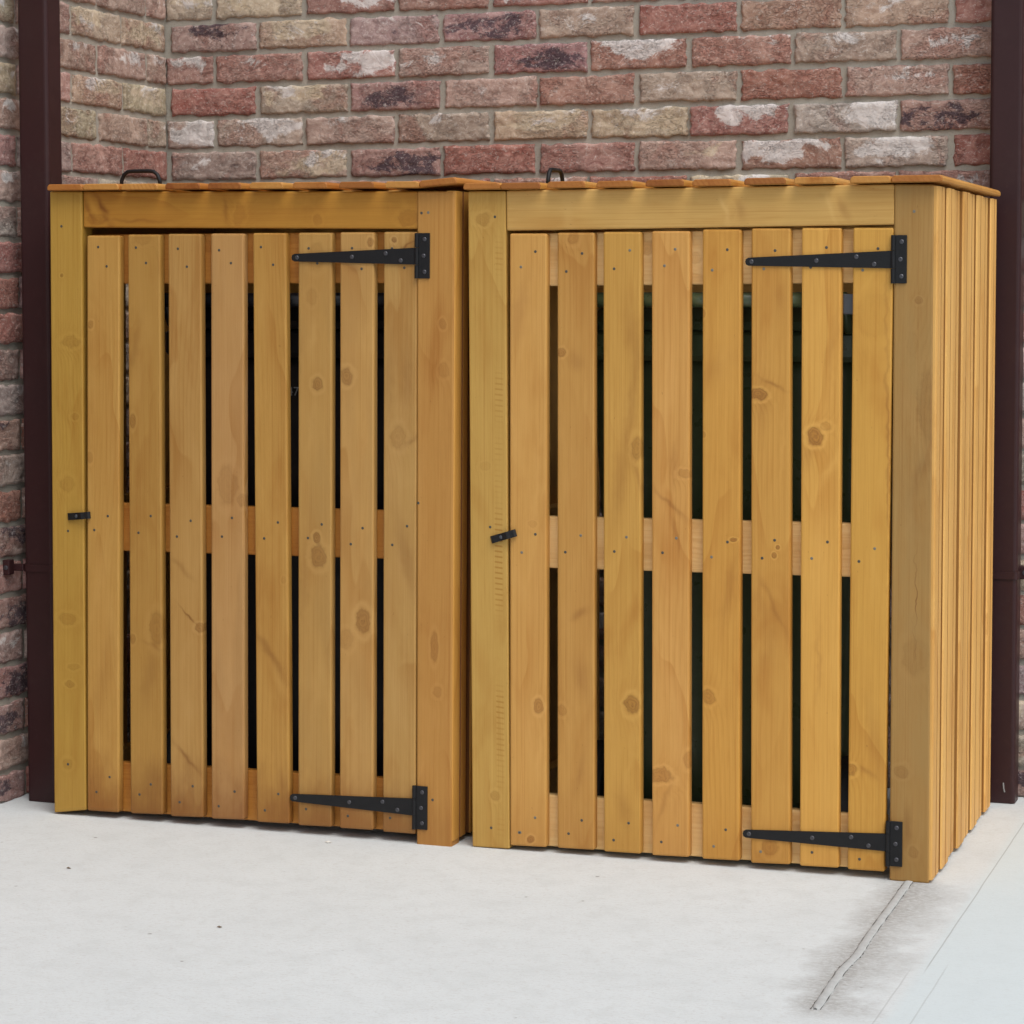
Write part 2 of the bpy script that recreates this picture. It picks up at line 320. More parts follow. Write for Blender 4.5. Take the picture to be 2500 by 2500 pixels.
# ------------------------------------------------------------------ brick walls
# kind -> (albedo, white, dark, yellow)
BK = {
 'R': ((.40,.150,.115), .05, .05, .00), 'r': ((.45,.25,.21), .55, .12, .10),
 'P': ((.48,.33,.28), .58, .10, .20),  'T': ((.50,.39,.31), .55, .05, .40),
 'Y': ((.54,.45,.33), .62, .00, .95),  'W': ((.42,.19,.155), 1.0, .05, .45),
 'D': ((.42,.26,.23), .30, 1.0, .05),  'G': ((.44,.34,.31), .55, .50, .15),
 'X': ((.50,.42,.38), 1.0, .10, .25),  'C': ((.52,.44,.36), .45, .00, .65),
}
ZC, LB, MJ = .0757, .2335, .0122
ZB = 1.352-18*ZC
def add_brick(bm, L, org, du, dn, u0, u1, z0, z1, kind, fine):
    lc, lm, lp = L
    if fine == 2: nu, nz = max(6, int((u1-u0)/.0045)), 15
    elif fine == 1: nu, nz = max(3, int((u1-u0)/.012)), 6
    else: nu, nz = 2, 2
    col, wh, dk, ye = BK[kind]
    rv = random.Random(int(u0*1000)*7919+int(z0*1000)+int(org[0]*100))
    j = lambda a: rv.uniform(-a, a)
    col = tuple(max(.02, x*(1+j(.10))) for x in col)
    wh, dk, ye = (max(0, min(1, q+j(.08))) for q in (wh, dk, ye))
    seed = Vector((rv.uniform(0, 50), rv.uniform(0, 50), rv.uniform(0, 50)))
    proud = rv.uniform(-.0010, .0030); tilt = j(.012); tz = j(.010)
    cw = (u0+(u1-u0)*rv.uniform(.3, .8), z0+(z1-z0)*rv.uniform(.55, .95)); cd = (u0+(u1-u0)*rv.uniform(.25, .7), z0+(z1-z0)*rv.uniform(.3, .8)); cy_ = (u0+(u1-u0)*rv.uniform(.2, .8), z0+(z1-z0)*rv.uniform(.4, .9))
    def blob(c, u, z, a):
        w = noise.noise(Vector((u*22, z*40, c[0]*9)))*.9
        r2 = (((u-c[0])/.070 + w)**2 + ((z-c[1])/.026 + w*.8)**2)*.8
        return max(0.0, min(1.0, a*(.48+.86*math.exp(-r2))))
    rows = []
    for b in range(nz+1):
        row = []
        for a in range(nu+1):
            fu, fz = a/nu, b/nz
            u = u0+(u1-u0)*fu; z = z0+(z1-z0)*fz
            eu = min(fu, 1-fu)*(u1-u0); ez = min(fz, 1-fz)*(z1-z0)
            e = min(eu, ez)
            h = proud + tilt*(u-(u0+u1)/2) + tz*(z-(z0+z1)/2)
            if fine:
                q = Vector((u*1.0, z*2.2, 0)) + seed
                n = noise.noise(q*26); n2 = noise.noise(q*70+Vector((5,5,5)))
                cre = abs(noise.noise(q*16+Vector((9,2,4))))
                h += n*.0014 + n2*.0012 - max(0, .08-cre)*.020
                h -= max(0, .006-e)**2*70            # worn arris
                if e < .0001:
                    u += noise.noise(q*40)*.0055 if eu < .0001 else 0
                    z += noise.noise(q*45+Vector((3,3,3)))*.0050 if ez < .0001 else 0
            p = org + du*u + Vector((0,0,z)) + dn*h
            vtx = bm.verts.new(p); vtx[lp] = Vector((u-u0, z-z0, 0)) + seed
            vtx[lc] = (*col, 1); vtx[lm] = (blob(cw, u, z, wh), blob(cd, u, z, dk), blob(cy_, u, z, ye), 1); row.append(vtx)
        rows.append(row)
    flip = du.cross(Vector((0,0,1))).dot(dn) < 0
    def face(q):
        f = bm.faces.new(q if not flip else q[::-1]); f.smooth = True
    for b in range(nz):
        for a in range(nu):
            face([rows[b][a], rows[b][a+1], rows[b+1][a+1], rows[b+1][a]])
    # returns into the joint
    loop = rows[0][:] + [rows[b][nu] for b in range(1, nz+1)] + [rows[nz][a] for a in range(nu-1, -1, -1)] + [rows[b][0] for b in range(nz-1, 0, -1)]
    back = []
    for q in loop:
        k = bm.verts.new(q.co - dn*.016); k[lp] = q[lp] + Vector((0, 0, .016)); k[lc] = q[lc]; k[lm] = q[lm]; back.append(k)
    for i in range(len(loop)):
        i2 = (i+1) % len(loop)
        face([loop[i], back[i], back[i2], loop[i2]])
def wall(name, org, du, dn, umin, umax, ztop, phase, spec, finefn, label, back=.10, rec=.0058, ext=(0, 0)):
    bm = bmesh.new()
    lc = bm.verts.layers.float_color.new('bcol'); lm = bm.verts.layers.float_color.new('bmask'); lp = bm.verts.layers.float_vector.new('bco')
    L = (lc, lm, lp)
    nrow = int((ztop-ZB)/ZC)
    rr = random.Random(11+int(org[0]*10))
    for r in range(nrow):
        z0 = ZB + r*ZC + MJ/2; z1 = z0 + ZC - MJ
        zr0 = max(z0, .002)
        ph = phase[r % 2]
        k = math.floor((umin-ph)/LB)
        while ph + k*LB < umax:
            a, b = ph+k*LB+MJ/2, ph+(k+1)*LB-MJ/2
            jj = rr.uniform(-.002, .002); a += jj; b += jj
            kind = spec.get((r, k)) or (rr.choice('rRDGrDPRDG') if (name == 'brick_wall' and org[0] < 0 and a < .3) else rr.choice('RrrPPPTTYWDGGPXC'))  # darker brick mix on the left wall paints shade into its colour
            a2, b2 = max(a, umin), min(b, umax)
            if b2-a2 > .02:
                dz = rr.uniform(-.0012, .0012)
                add_brick(bm, L, org, du, dn, a2, b2, zr0+dz if r else zr0, z1+dz, kind, finefn(a2, b2, z0))
            k += 1
    # mortar bed: solid slab behind the faces, gently uneven
    zt = ZB+nrow*ZC
    umin -= ext[0]; umax += ext[1]
    nu, nz = int((umax-umin)/.03)+1, int(zt/.03)
    g = [[bm.verts.new(org + du*(umin+(umax-umin)*a/nu) + Vector((0,0,zt*b/nz)) - dn*(rec + .0012*noise.noise(Vector((a*.9, b*.9, 3))))) for a in range(nu+1)] for b in range(nz+1)]
    flip = du.cross(Vector((0,0,1))).dot(dn) < 0
    for b in range(nz):
        for a in range(nu):
            q = [g[b][a], g[b][a+1], g[b+1][a+1], g[b+1][a]]
            f = bm.faces.new(q if not flip else q[::-1]); f.material_index = 1
    bk = [bm.verts.new(org + du*u + Vector((0,0,z)) - dn*back) for u, z in ((umin,0),(umax,0),(umax,zt),(umin,zt))]
    fr = [g[0][0], g[0][nu], g[nz][nu], g[nz][0]]
    for i in range(4):
        f = bm.faces.new([fr[i], bk[i], bk[(i+1)%4], fr[(i+1)%4]]); f.material_index = 1
    f = bm.faces.new(bk); f.material_index = 1
    o = link_obj(name, bm, [M_brick, M_mortar])
    tag(o, label, 'wall')
    return o
YW, XW = .83, -1.087
# back wall: row 18 starts at z 1.352. phase even rows: joints at -.3798 ; odd rows: -.2592
phase = (-.3798, -.2592)
# index k so that k=0 brick spans phase..phase+LB
BS = {}
def row(r, k0, s):
    for i, ch in enumerate(s):
        if ch != '.': BS[(r, k0+i)] = ch
row(17, -4, 'PGrRrRYrrRr')
row(18, -4, 'GGYDRrTWXRr')
row(19, -4, 'XXTGYYWXDPPr')
row(20, -4, 'RRYDTrTRTRr')
row(21, -4, 'rrWGDWrPPTPr')
row(22, -4, 'YDYGDPRrTRr')
row(23, -4, 'YYWrWDrRTPRr')
row(24, -4, 'PYGrRPDrPTr')
def fine_back(a, b, z):
    if a > -1.3 and b < 1.35 and 1.2 < z < 1.85: return 2
    if a > .80 and b < 1.6 and z < 1.85: return 2
    if a > -1.3 and b < 1.6 and z < 1.9: return 1
    return 0 if z > 2.0 or a > 1.9 else 1
wall('brick_wall', Vector((0, YW, 0)), Vector((1,0,0)), Vector((0,-1,0)), XW, 2.6, 2.75, phase, BS, fine_back,
     'mottled red and cream handmade brick wall running behind both bin stores', ext=(.03, 0))
BS = {}
row(17, -4, 'PPPPPPCCTP'); row(18, -4, 'rGrrGrRCrP'); row(19, -4, 'PPGPPTTTPP'); row(20, -4, 'YPYYPYYPYP'); row(21, -4, 'PTPTPPPPPP'); row(22, -4, 'YPYYPYYPYP'); row(23, -4, 'PTPTPPPTPP')
LS = BS
def fine_left(a, b, z):
    return 2 if (a > -.15 and z < 1.85) else (1 if z < 2 else 0)
wall('brick_wall', Vector((XW, 0, 0)), Vector((0,1,0)), Vector((1,0,0)), -2.2, YW-.0005, 2.75, (.150, .034), LS, fine_left,
     'pinkish brick return wall at the left, meeting the back wall in a corner', ext=(0, .004))

# ------------------------------------------------------------------ timber pieces
def prism(bm, quad, y0, y1, axis, lp, bev=.003, seg=2, mat_index=0):
    """quad = 4 (a, b) points; axis 'F': a->x b->z depth->y ; 'S': a->y b->z depth->x ; 'L': a->x b->y depth->z"""
    def P(a, b, d):
        return {'F': (a, d, b), 'S': (d, a, b), 'L': (a, b, d)}[axis]
    vs = [bm.verts.new(P(a, b, y0)) for a, b in quad] + [bm.verts.new(P(a, b, y1)) for a, b in quad]
    fs = []
    for q in ((0,1,2,3),(7,6,5,4),(0,4,5,1),(1,5,6,2),(2,6,7,3),(3,7,4,0)):
        fs.append(bm.faces.new([vs[i] for i in q]))
    bmesh.ops.recalc_face_normals(bm, faces=fs)
    if bev:
        es = list({e for f in fs for e in f.edges})
        r = bmesh.ops.bevel(bm, geom=es, offset=bev, segments=seg, profile=.5, affect='EDGES', clamp_overlap=True)
        fs2 = set(r['faces']) | {f for f in fs if f.is_valid}
    else: fs2 = set(fs)
    for f in fs2: f.material_index = mat_index
    return {v for f in fs2 for v in f.verts}
def set_wc(verts, lp, mode):
    for v in verts:
        x, y, z = v.co
        v[lp] = {'VF': (x, z, y), 'HF': (z, x, y), 'VS': (y, z, x), 'HS': (z, y, x), 'L': (x, y, z)}[mode]
def disc(bm, cx, cz, y, r, mat_index, lp, axis='F', n=10, dome=.0006):
    P = (lambda a, b, d: (a, d, b)) if axis == 'F' else (lambda a, b, d: (d, a, b))
    sgn = -1 if axis == 'F' else 1
    ring = [bm.verts.new(P(cx+r*math.cos(2*math.pi*i/n), cz+r*math.sin(2*math.pi*i/n), y)) for i in range(n)]
    ring2 = [bm.verts.new(P(cx+r*.8*math.cos(2*math.pi*i/n), cz+r*.8*math.sin(2*math.pi*i/n), y+sgn*dome)) for i in range(n)]
    for i in range(n):
        f = bm.faces.new([ring[i], ring[(i+1)%n], ring2[(i+1)%n], ring2[i]]); f.material_index = mat_index
    f = bm.faces.new(ring2); f.material_index = mat_index
def timber(name, quad, y0, y1, axis, mode, mat, parent, bev=.003, nails=()):
    bm = bmesh.new(); lp = bm.verts.layers.float_vector.new('wc')
    prism(bm, quad, y0, y1, axis, lp, bev)
    set_wc(bm.verts, lp, mode)
    for (nx, nz, bright) in nails:
        disc(bm, nx, nz, (min(y0, y1) if axis == 'F' else max(y0, y1))+(.0001 if axis == 'S' else -.0001), .0029, 2 if bright else 1, lp, axis, 8, .0004)
    return link_obj(name, bm, [mat, M_nail, M_nailb], parent)
M_end = [wood('end_grain', c_, [], grain=1.2, blotch=1.2) for c_ in ((158,98,42), (176,114,52), (196,140,72))]
def rect(a0, a1, b0, b1): return [(a0, b1), (a1, b1), (a1, b0), (a0, b0)]

def hinge(parent, tip, rend, plate):
    """tip=(x,z,h) rend=(x,zlo,zhi) plate=(x0,z0,x1,z1)"""
    bm = bmesh.new()
    tx, tz, th = tip; rx, z0, z1 = rend
    y0, y1 = -.0034, -.0004
    quad = [(tx+.006, tz+th/2), (rx, z1), (rx, z0), (tx+.006, tz-th/2), (tx+.0015, tz-th*.33), (tx, tz), (tx+.0015, tz+th*.33)]
    f_ = [bm.verts.new((a, y0, b)) for a, b in quad]; b_ = [bm.verts.new((a, y1, b)) for a, b in quad]
    bm.faces.new(f_); bm.faces.new(b_[::-1])
    for i in range(len(quad)):
        j = (i+1) % len(quad); bm.faces.new([f_[i], b_[i], b_[j], f_[j]])
    bmesh.ops.recalc_face_normals(bm, faces=bm.faces[:])
    x0, pz0, x1, pz1 = plate
    prism(bm, rect(x0+.007, x1, pz0, pz1), y0, y1, 'F', None, .0008, 1)
    # knuckle barrel in three pieces
    kx = x0+.0035; n = 12
    segs = [(pz0, z0-.0008), (z0, z1), (z1+.0008, pz1)]
    for a, b in segs:
        lo = [bm.verts.new((kx+.0042*math.cos(2*math.pi*i/n), -.0036+.0042*math.sin(2*math.pi*i/n), a)) for i in range(n)]
        hi = [bm.verts.new((v.co.x, v.co.y, b)) for v in lo]
        for i in range(n):
            j = (i+1) % n; bm.faces.new([lo[i], lo[j], hi[j], hi[i]])
        bm.faces.new(hi); bm.faces.new(lo[::-1])
    h = link_obj('hinge', bm, M_iron, parent)
    L = rx-tx
    zc = lambda f: tz + ((z0+z1)/2-tz)*f
    spots = [(tx+.012, zc(.04)), (tx+L*.49, zc(.5)), (tx+L*.76, zc(.78)+.006), (tx+L*.88, zc(.9)-.008)]
    pc = (x0+.007+x1)/2+.001
    spots += [(pc, pz1-.012), (pc-.002, (pz0+pz1)/2), (pc, pz0+.013)]
    for sx_, sz_ in spots: screw(h, sx_, sz_, y0)
    return h
def screw(parent, x, z, y, r=.0042):
    bm = bmesh.new(); n = 12
    rings = [(r, 0), (r, -.0006), (r*.75, -.0013), (r*.35, -.0014), (r*.3, -.0006)]
    R_ = [[bm.verts.new((x+q*math.cos(2*math.pi*i/n), y+d, z+q*math.sin(2*math.pi*i/n))) for i in range(n)] for q, d in rings]
    for a, b in zip(R_, R_[1:]):
        for i in range(n): bm.faces.new([a[i], a[(i+1)%n], b[(i+1)%n], b[i]])
    bm.faces.new(R_[-1])
    return link_obj('screw', bm, M_screw, parent)
def turn_button(parent, x0, z0, x1, z1):
    """little bent steel turn button, raised in the middle where its screw sits"""
    L = math.hypot(x1-x0, z1-z0); ang = math.atan2(z1-z0, x1-x0)
    prof = [(0, -.0030), (.003, -.0062), (.008, -.0066), (L*.40, -.0066), (L*.52, -.0088), (L*.66, -.0118), (L*.78, -.0100), (L*.93, -.0094), (L, -.0060)]
    bm = bmesh.new(); hw = .0072
    fr, bk = [], []
    for a, y in prof:
        fr.append([bm.verts.new((a, y, s*hw)) for s in (-1, 1)]); bk.append([bm.verts.new((a, y+.0024, s*hw)) for s in (-1, 1)])
    for i in range(len(prof)-1):
        bm.faces.new([fr[i][0], fr[i+1][0], fr[i+1][1], fr[i][1]]); bm.faces.new([bk[i][1], bk[i+1][1], bk[i+1][0], bk[i][0]])
        for s in (0, 1): bm.faces.new([fr[i][s], fr[i+1][s], bk[i+1][s], bk[i][s]])
    for i in (0, -1): bm.faces.new([fr[i][0], fr[i][1], bk[i][1], bk[i][0]])
    # spacer washer to the post
    n = 10; a = L*.42
    lo = [bm.verts.new((a+.005*math.cos(2*math.pi*i/n), -.0003, .005*math.sin(2*math.pi*i/n))) for i in range(n)]
    hi = [bm.verts.new((v.co.x, -.0050, v.co.z)) for v in lo]
    for i in range(n): bm.faces.new([lo[i], lo[(i+1)%n], hi[(i+1)%n], hi[i]])
    bmesh.ops.recalc_face_normals(bm, faces=bm.faces[:])
    R_ = Matrix.Translation((x0, 0, z0)) @ Matrix.Rotation(-ang, 4, 'Y')
    bmesh.ops.transform(bm, matrix=R_, verts=bm.verts[:])
    o = link_obj('turn_button', bm, M_iron, parent)
    p = R_ @ Vector((L*.42, -.0068, 0))
    s = screw(o, p.x, p.z, p.y, .0036); s.data.materials[0] = M_grey
    return o
def tube(bm, pts, r, n=10, close=False):
    rings = []
    for i, p in enumerate(pts):
        p = Vector(p)
        d = (Vector(pts[min(i+1, len(pts)-1)]) - Vector(pts[max(i-1, 0)])).normalized()
        a = d.orthogonal().normalized() if i == 0 else (prev - d*prev.dot(d)).normalized()
        prev = a; b = d.cross(a)
        rings.append([bm.verts.new(p + a*r*math.cos(2*math.pi*k/n) + b*r*math.sin(2*math.pi*k/n)) for k in range(n)])
    for a, b in zip(rings, rings[1:]):
        for k in range(n): bm.faces.new([a[k], a[(k+1)%n], b[(k+1)%n], b[k]])
    bm.faces.new(rings[0][::-1]); bm.faces.new(rings[-1])
    bmesh.ops.recalc_face_normals(bm, faces=bm.faces[:])

# slat specs: (quad, rgb, knots, streaks)
YEL=(190,150,74)
LEFT = dict(
 W=.8973, D=.690, H=1.2815, loc=(-.9301,-.0057,.013), rot=(0,.0089,-.0078),
 slats=[
  ([(.0853,1.192),(.1612,1.1919),(.1544,.0026),(.08,.0009)], (186,141,72), [(.093,1.010,.006,.007,.6),(.090,.736,.006,.010,.5)], []),
  ([(.1794,1.194),(.2533,1.1939),(.2569,.0067),(.1814,.0031)], (187,143,70), [(.190,.814,.006,.013,.7),(.244,.390,.015,.030,.55),(.188,.366,.006,.009,.6),(.215,1.185,.02,.008,.3)], [(.238,.352,.006,.028,-65,.5,'d')]),
  ([(.2714,1.1952),(.3459,1.1951),(.349,.0083),(.2744,.0048)], (184,142,80), [(.342,.398,.010,.008,.7)], [(.312,.128,.006,.055,-43,.75,'d'),(.318,.421,.0030,.036,-50,.9,'d'),(.300,.070,.040,.075,-35,.5,'l'),(.300,.520,.008,.04,-50,.35,'d')]),
  ([(.3679,1.1959),(.4413,1.1958),(.442,.011),(.3679,.0074)], (190,147,88), [(.405,.690,.019,.034,.42),(.436,.660,.008,.012,.5)], [(.405,.30,.012,.20,3,.45,'l'),(.400,.06,.020,.05,0,.6,'l')]),
  ([(.4609,1.197),(.5338,1.1969),(.5429,.0113),(.4699,.0091)], (188,142,76), [(.530,.505,.005,.006,.3)], [(.500,.352,.010,.075,-35,.60,'d'),(.520,.30,.012,.06,-25,.35,'l')]),
  ([(.5605,1.1973),(.6336,1.1972),(.6354,.0124),(.5616,.01)], (190,146,84), [(.603,.897,.010,.012,.8),(.602,.592,.007,.010,.9),(.606,.556,.015,.021,.75),(.600,1.150,.016,.022,.35),(.590,1.07,.010,.014,.30)], [(.592,.99,.012,.06,4,.6,'l'),(.600,.27,.014,.10,5,.5,'l'),(.585,.80,.008,.10,8,.35,'l')]),
  ([(.6513,1.198),(.724,1.1979),(.7262,.0139),(.6533,.0119)], (191,148,88), [(.666,.916,.012,.015,.75),(.703,.430,.014,.022,.8),(.667,.393,.014,.018,.4),(.716,1.178,.006,.008,.8)], [(.685,.20,.010,.16,-2,.45,'l'),(.705,.80,.010,.12,2,.35,'l'),(.68,1.13,.02,.012,20,.5,'d')]),
  ([(.744,1.1987),(.8149,1.1986),(.8167,.0133),(.7465,.0123)], (190,147,84), [(.775,.798,.014,.020,.45),(.766,1.182,.005,.005,.95)], [(.790,1.170,.003,.04,62,.8,'d'),(.800,.79,.006,.03,50,.5,'d')]),
 ],
 postL=([(-.0013,1.2827),(.0734,1.2821),(.0768,.0015),(.0014,-.010)], (186,147,66), [(.026,1.110,.0035,.0035,.8),(.046,.974,.018,.010,.45),(.037,.680,.015,.014,.35),(.036,.400,.018,.010,.45),(.050,.300,.012,.006,.4),(.040,.264,.010,.006,.55),(.034,.096,.010,.010,.4),(.055,.82,.008,.006,.4)]),
 postR=([(.8144,1.2771),(.8929,1.2765),(.8934,-.012),(.8193,-.012)], (190,139,72), [(.855,.388,.007,.026,.6),(.869,1.021,.006,.009,.5),(.862,.300,.008,.010,.45),(.872,.930,.010,.012,.35)]),
 rail=([(.0745,1.2821),(.8144,1.2771),(.8147,1.2042),(.0749,1.2087)], (184,131,48), [(1.225,.105,.010,.020,.5),(1.235,.43,.02,.01,.35),(1.225,.795,.014,.02,.5),(1.222,.60,.010,.008,.4)]),
 rails=[([(.0805,1.1941),(.8120,1.1999),(.8120,1.0990),(.0805,1.0932)]),([(.083,.6430),(.812,.6515),(.812,.5555),(.083,.5430)]),([(.085,.1027),(.812,.1170),(.812,.0125),(.085,-.0005)])],
 railcol=(186,124,50), sidecol=(196,146,72),
 lid=[(.004,.086),(.087,.169),(.1756,.2585),(.2751,.3532),(.3697,.444),(.463,.5364),(.5568,.631),(.6564,.7304),(.7547,.8259),(.8272,.9049)],
 hinges=[((.5476,1.148,.0150),(.8140,1.1351,1.1679),(.8122,1.1083,.8426,1.1963)),((.5452,.0662,.0150),(.8115,.0513,.0849),(.8121,.0245,.843,.1111))],
 button=(.0391,.613,.0930,.6185))
RIGHT = dict(
 W=.9058, D=.690, H=1.2815, loc=(0,0,0), rot=(0,0,0),
 slats=[
  ([(.0819,1.1997),(.1576,1.1989),(.156,.0107),(.081,.009)], (190,145,84), [(.140,.286,.008,.013,.8),(.123,.024,.007,.007,.95),(.128,.640,.008,.006,.3)], [(.135,.70,.007,.16,4,.35,'l'),(.100,1.05,.020,.09,10,.3,'d'),(.143,.20,.006,.07,6,.4,'l')]),
  ([(.1782,1.2003),(.2528,1.1996),(.2537,.0125),(.1779,.0111)], (189,144,75), [(.186,.972,.008,.008,.75),(.211,1.188,.010,.010,.5),(.188,.281,.008,.010,.5)], [(.225,.470,.010,.026,62,.5,'d'),(.215,.955,.02,.020,70,.30,'d')]),
  ([(.2703,1.2009),(.3452,1.2002),(.3472,.0125),(.2728,.0116)], (189,145,78), [(.338,.791,.010,.020,.65),(.329,.300,.013,.017,.9)], [(.325,.18,.008,.10,8,.4,'l'),(.335,.75,.006,.08,-15,.4,'d')]),
  ([(.366,1.2015),(.4403,1.2008),(.4429,.0136),(.3692,.0118)], (188,144,78), [(.385,.165,.022,.012,.75),(.440,.200,.008,.014,.55),(.432,.745,.012,.008,.5)], [(.400,.690,.005,.055,-48,.6,'d'),(.415,.63,.006,.05,-15,.4,'d'),(.395,.12,.006,.07,20,.35,'d')]),
  ([(.4648,1.2036),(.5388,1.2028),(.5415,.0142),(.4679,.0124)], (191,143,72), [(.480,.322,.011,.013,.65),(.466,1.047,.005,.007,.7),(.527,.624,.006,.0035,1.0),(.468,.82,.004,.005,.6)], [(.500,.95,.03,.05,30,.25,'d')]),
  ([(.5583,1.2044),(.6327,1.2037),(.6387,.0147),(.5631,.0119)], (191,145,74), [(.573,.897,.014,.010,.95),(.612,.612,.004,.004,1.0),(.605,.596,.004,.005,.9),(.600,.045,.014,.015,.65)], [(.600,.915,.005,.035,-62,.6,'d'),(.620,.80,.005,.09,3,.5,'l'),(.605,.50,.007,.07,-25,.4,'d'),(.59,.028,.03,.02,0,.35,'d')]),
  ([(.6536,1.2043),(.7278,1.2035),(.7308,.0154),(.6569,.0138)], (192,147,78), [(.681,.820,.013,.014,1.0),(.700,.838,.010,.008,.5)], [(.712,.95,.006,.14,2,.3,'l'),(.710,.76,.010,.06,30,.5,'l'),(.690,.40,.006,.1,0,.25,'d')]),
  ([(.7493,1.2037),(.8241,1.2029),(.817,.0149),(.7472,.014)], (195,148,76), [(.752,.202,.010,.010,.75),(.790,1.045,.030,.035,.20)], [(.775,.200,.006,.030,-68,.45,'d'),(.816,.85,.0040,.35,-1,.6,'d'),(.79,1.12,.006,.06,35,.35,'l')]),
 ],
 postL=([(-.0037,1.2817),(.0737,1.2813),(.080,.0017),(.002,.0006)], (198,158,84), [(.026,1.228,.014,.010,.5),(.050,.105,.008,.009,.5),(.03,.75,.010,.007,.25)]),
 postR=([(.8243,1.2818),(.8975,1.2803),(.8995,-.0005),(.8259,-.0005)], (170,131,74), [(.893,.880,.022,.055,.45),(.846,.205,.012,.010,.5),(.860,.99,.008,.020,.25),(.870,.055,.008,.010,.45),(.871,1.07,.006,.006,.5),(.870,.42,.02,.03,.35)]),
 rail=([(.0745,1.2821),(.8243,1.2818),(.8249,1.2084),(.0752,1.2052)], (208,166,98), [(1.235,.52,.012,.006,.15)]),
 rails=[([(.0820,1.1998),(.8230,1.2035),(.8230,1.1033),(.0820,1.0980)]),([(.083,.6540),(.817,.6592),(.817,.5592),(.083,.5530)]),([(.085,.1095),(.816,.1160),(.816,.0133),(.085,.0078)])],
 railcol=(250,208,148), sidecol=(236,186,112),
 lid=[(-.0062,.0692),(.0701,.1512),(.1644,.2404),(.2624,.3341),(.3589,.4336),(.4502,.5247),(.5488,.6276),(.6429,.7183),(.7471,.8213),(.8220,.9150)],
 hinges=[((.5476,1.1428,.0150),(.8222,1.1293,1.1613),(.8206,1.1017,.849,1.1895)),((.5479,.0679,.0150),(.8199,.0546,.0875),(.8197,.0275,.850,.1117))],
 button=(.0438,.607,.0961,.6231))

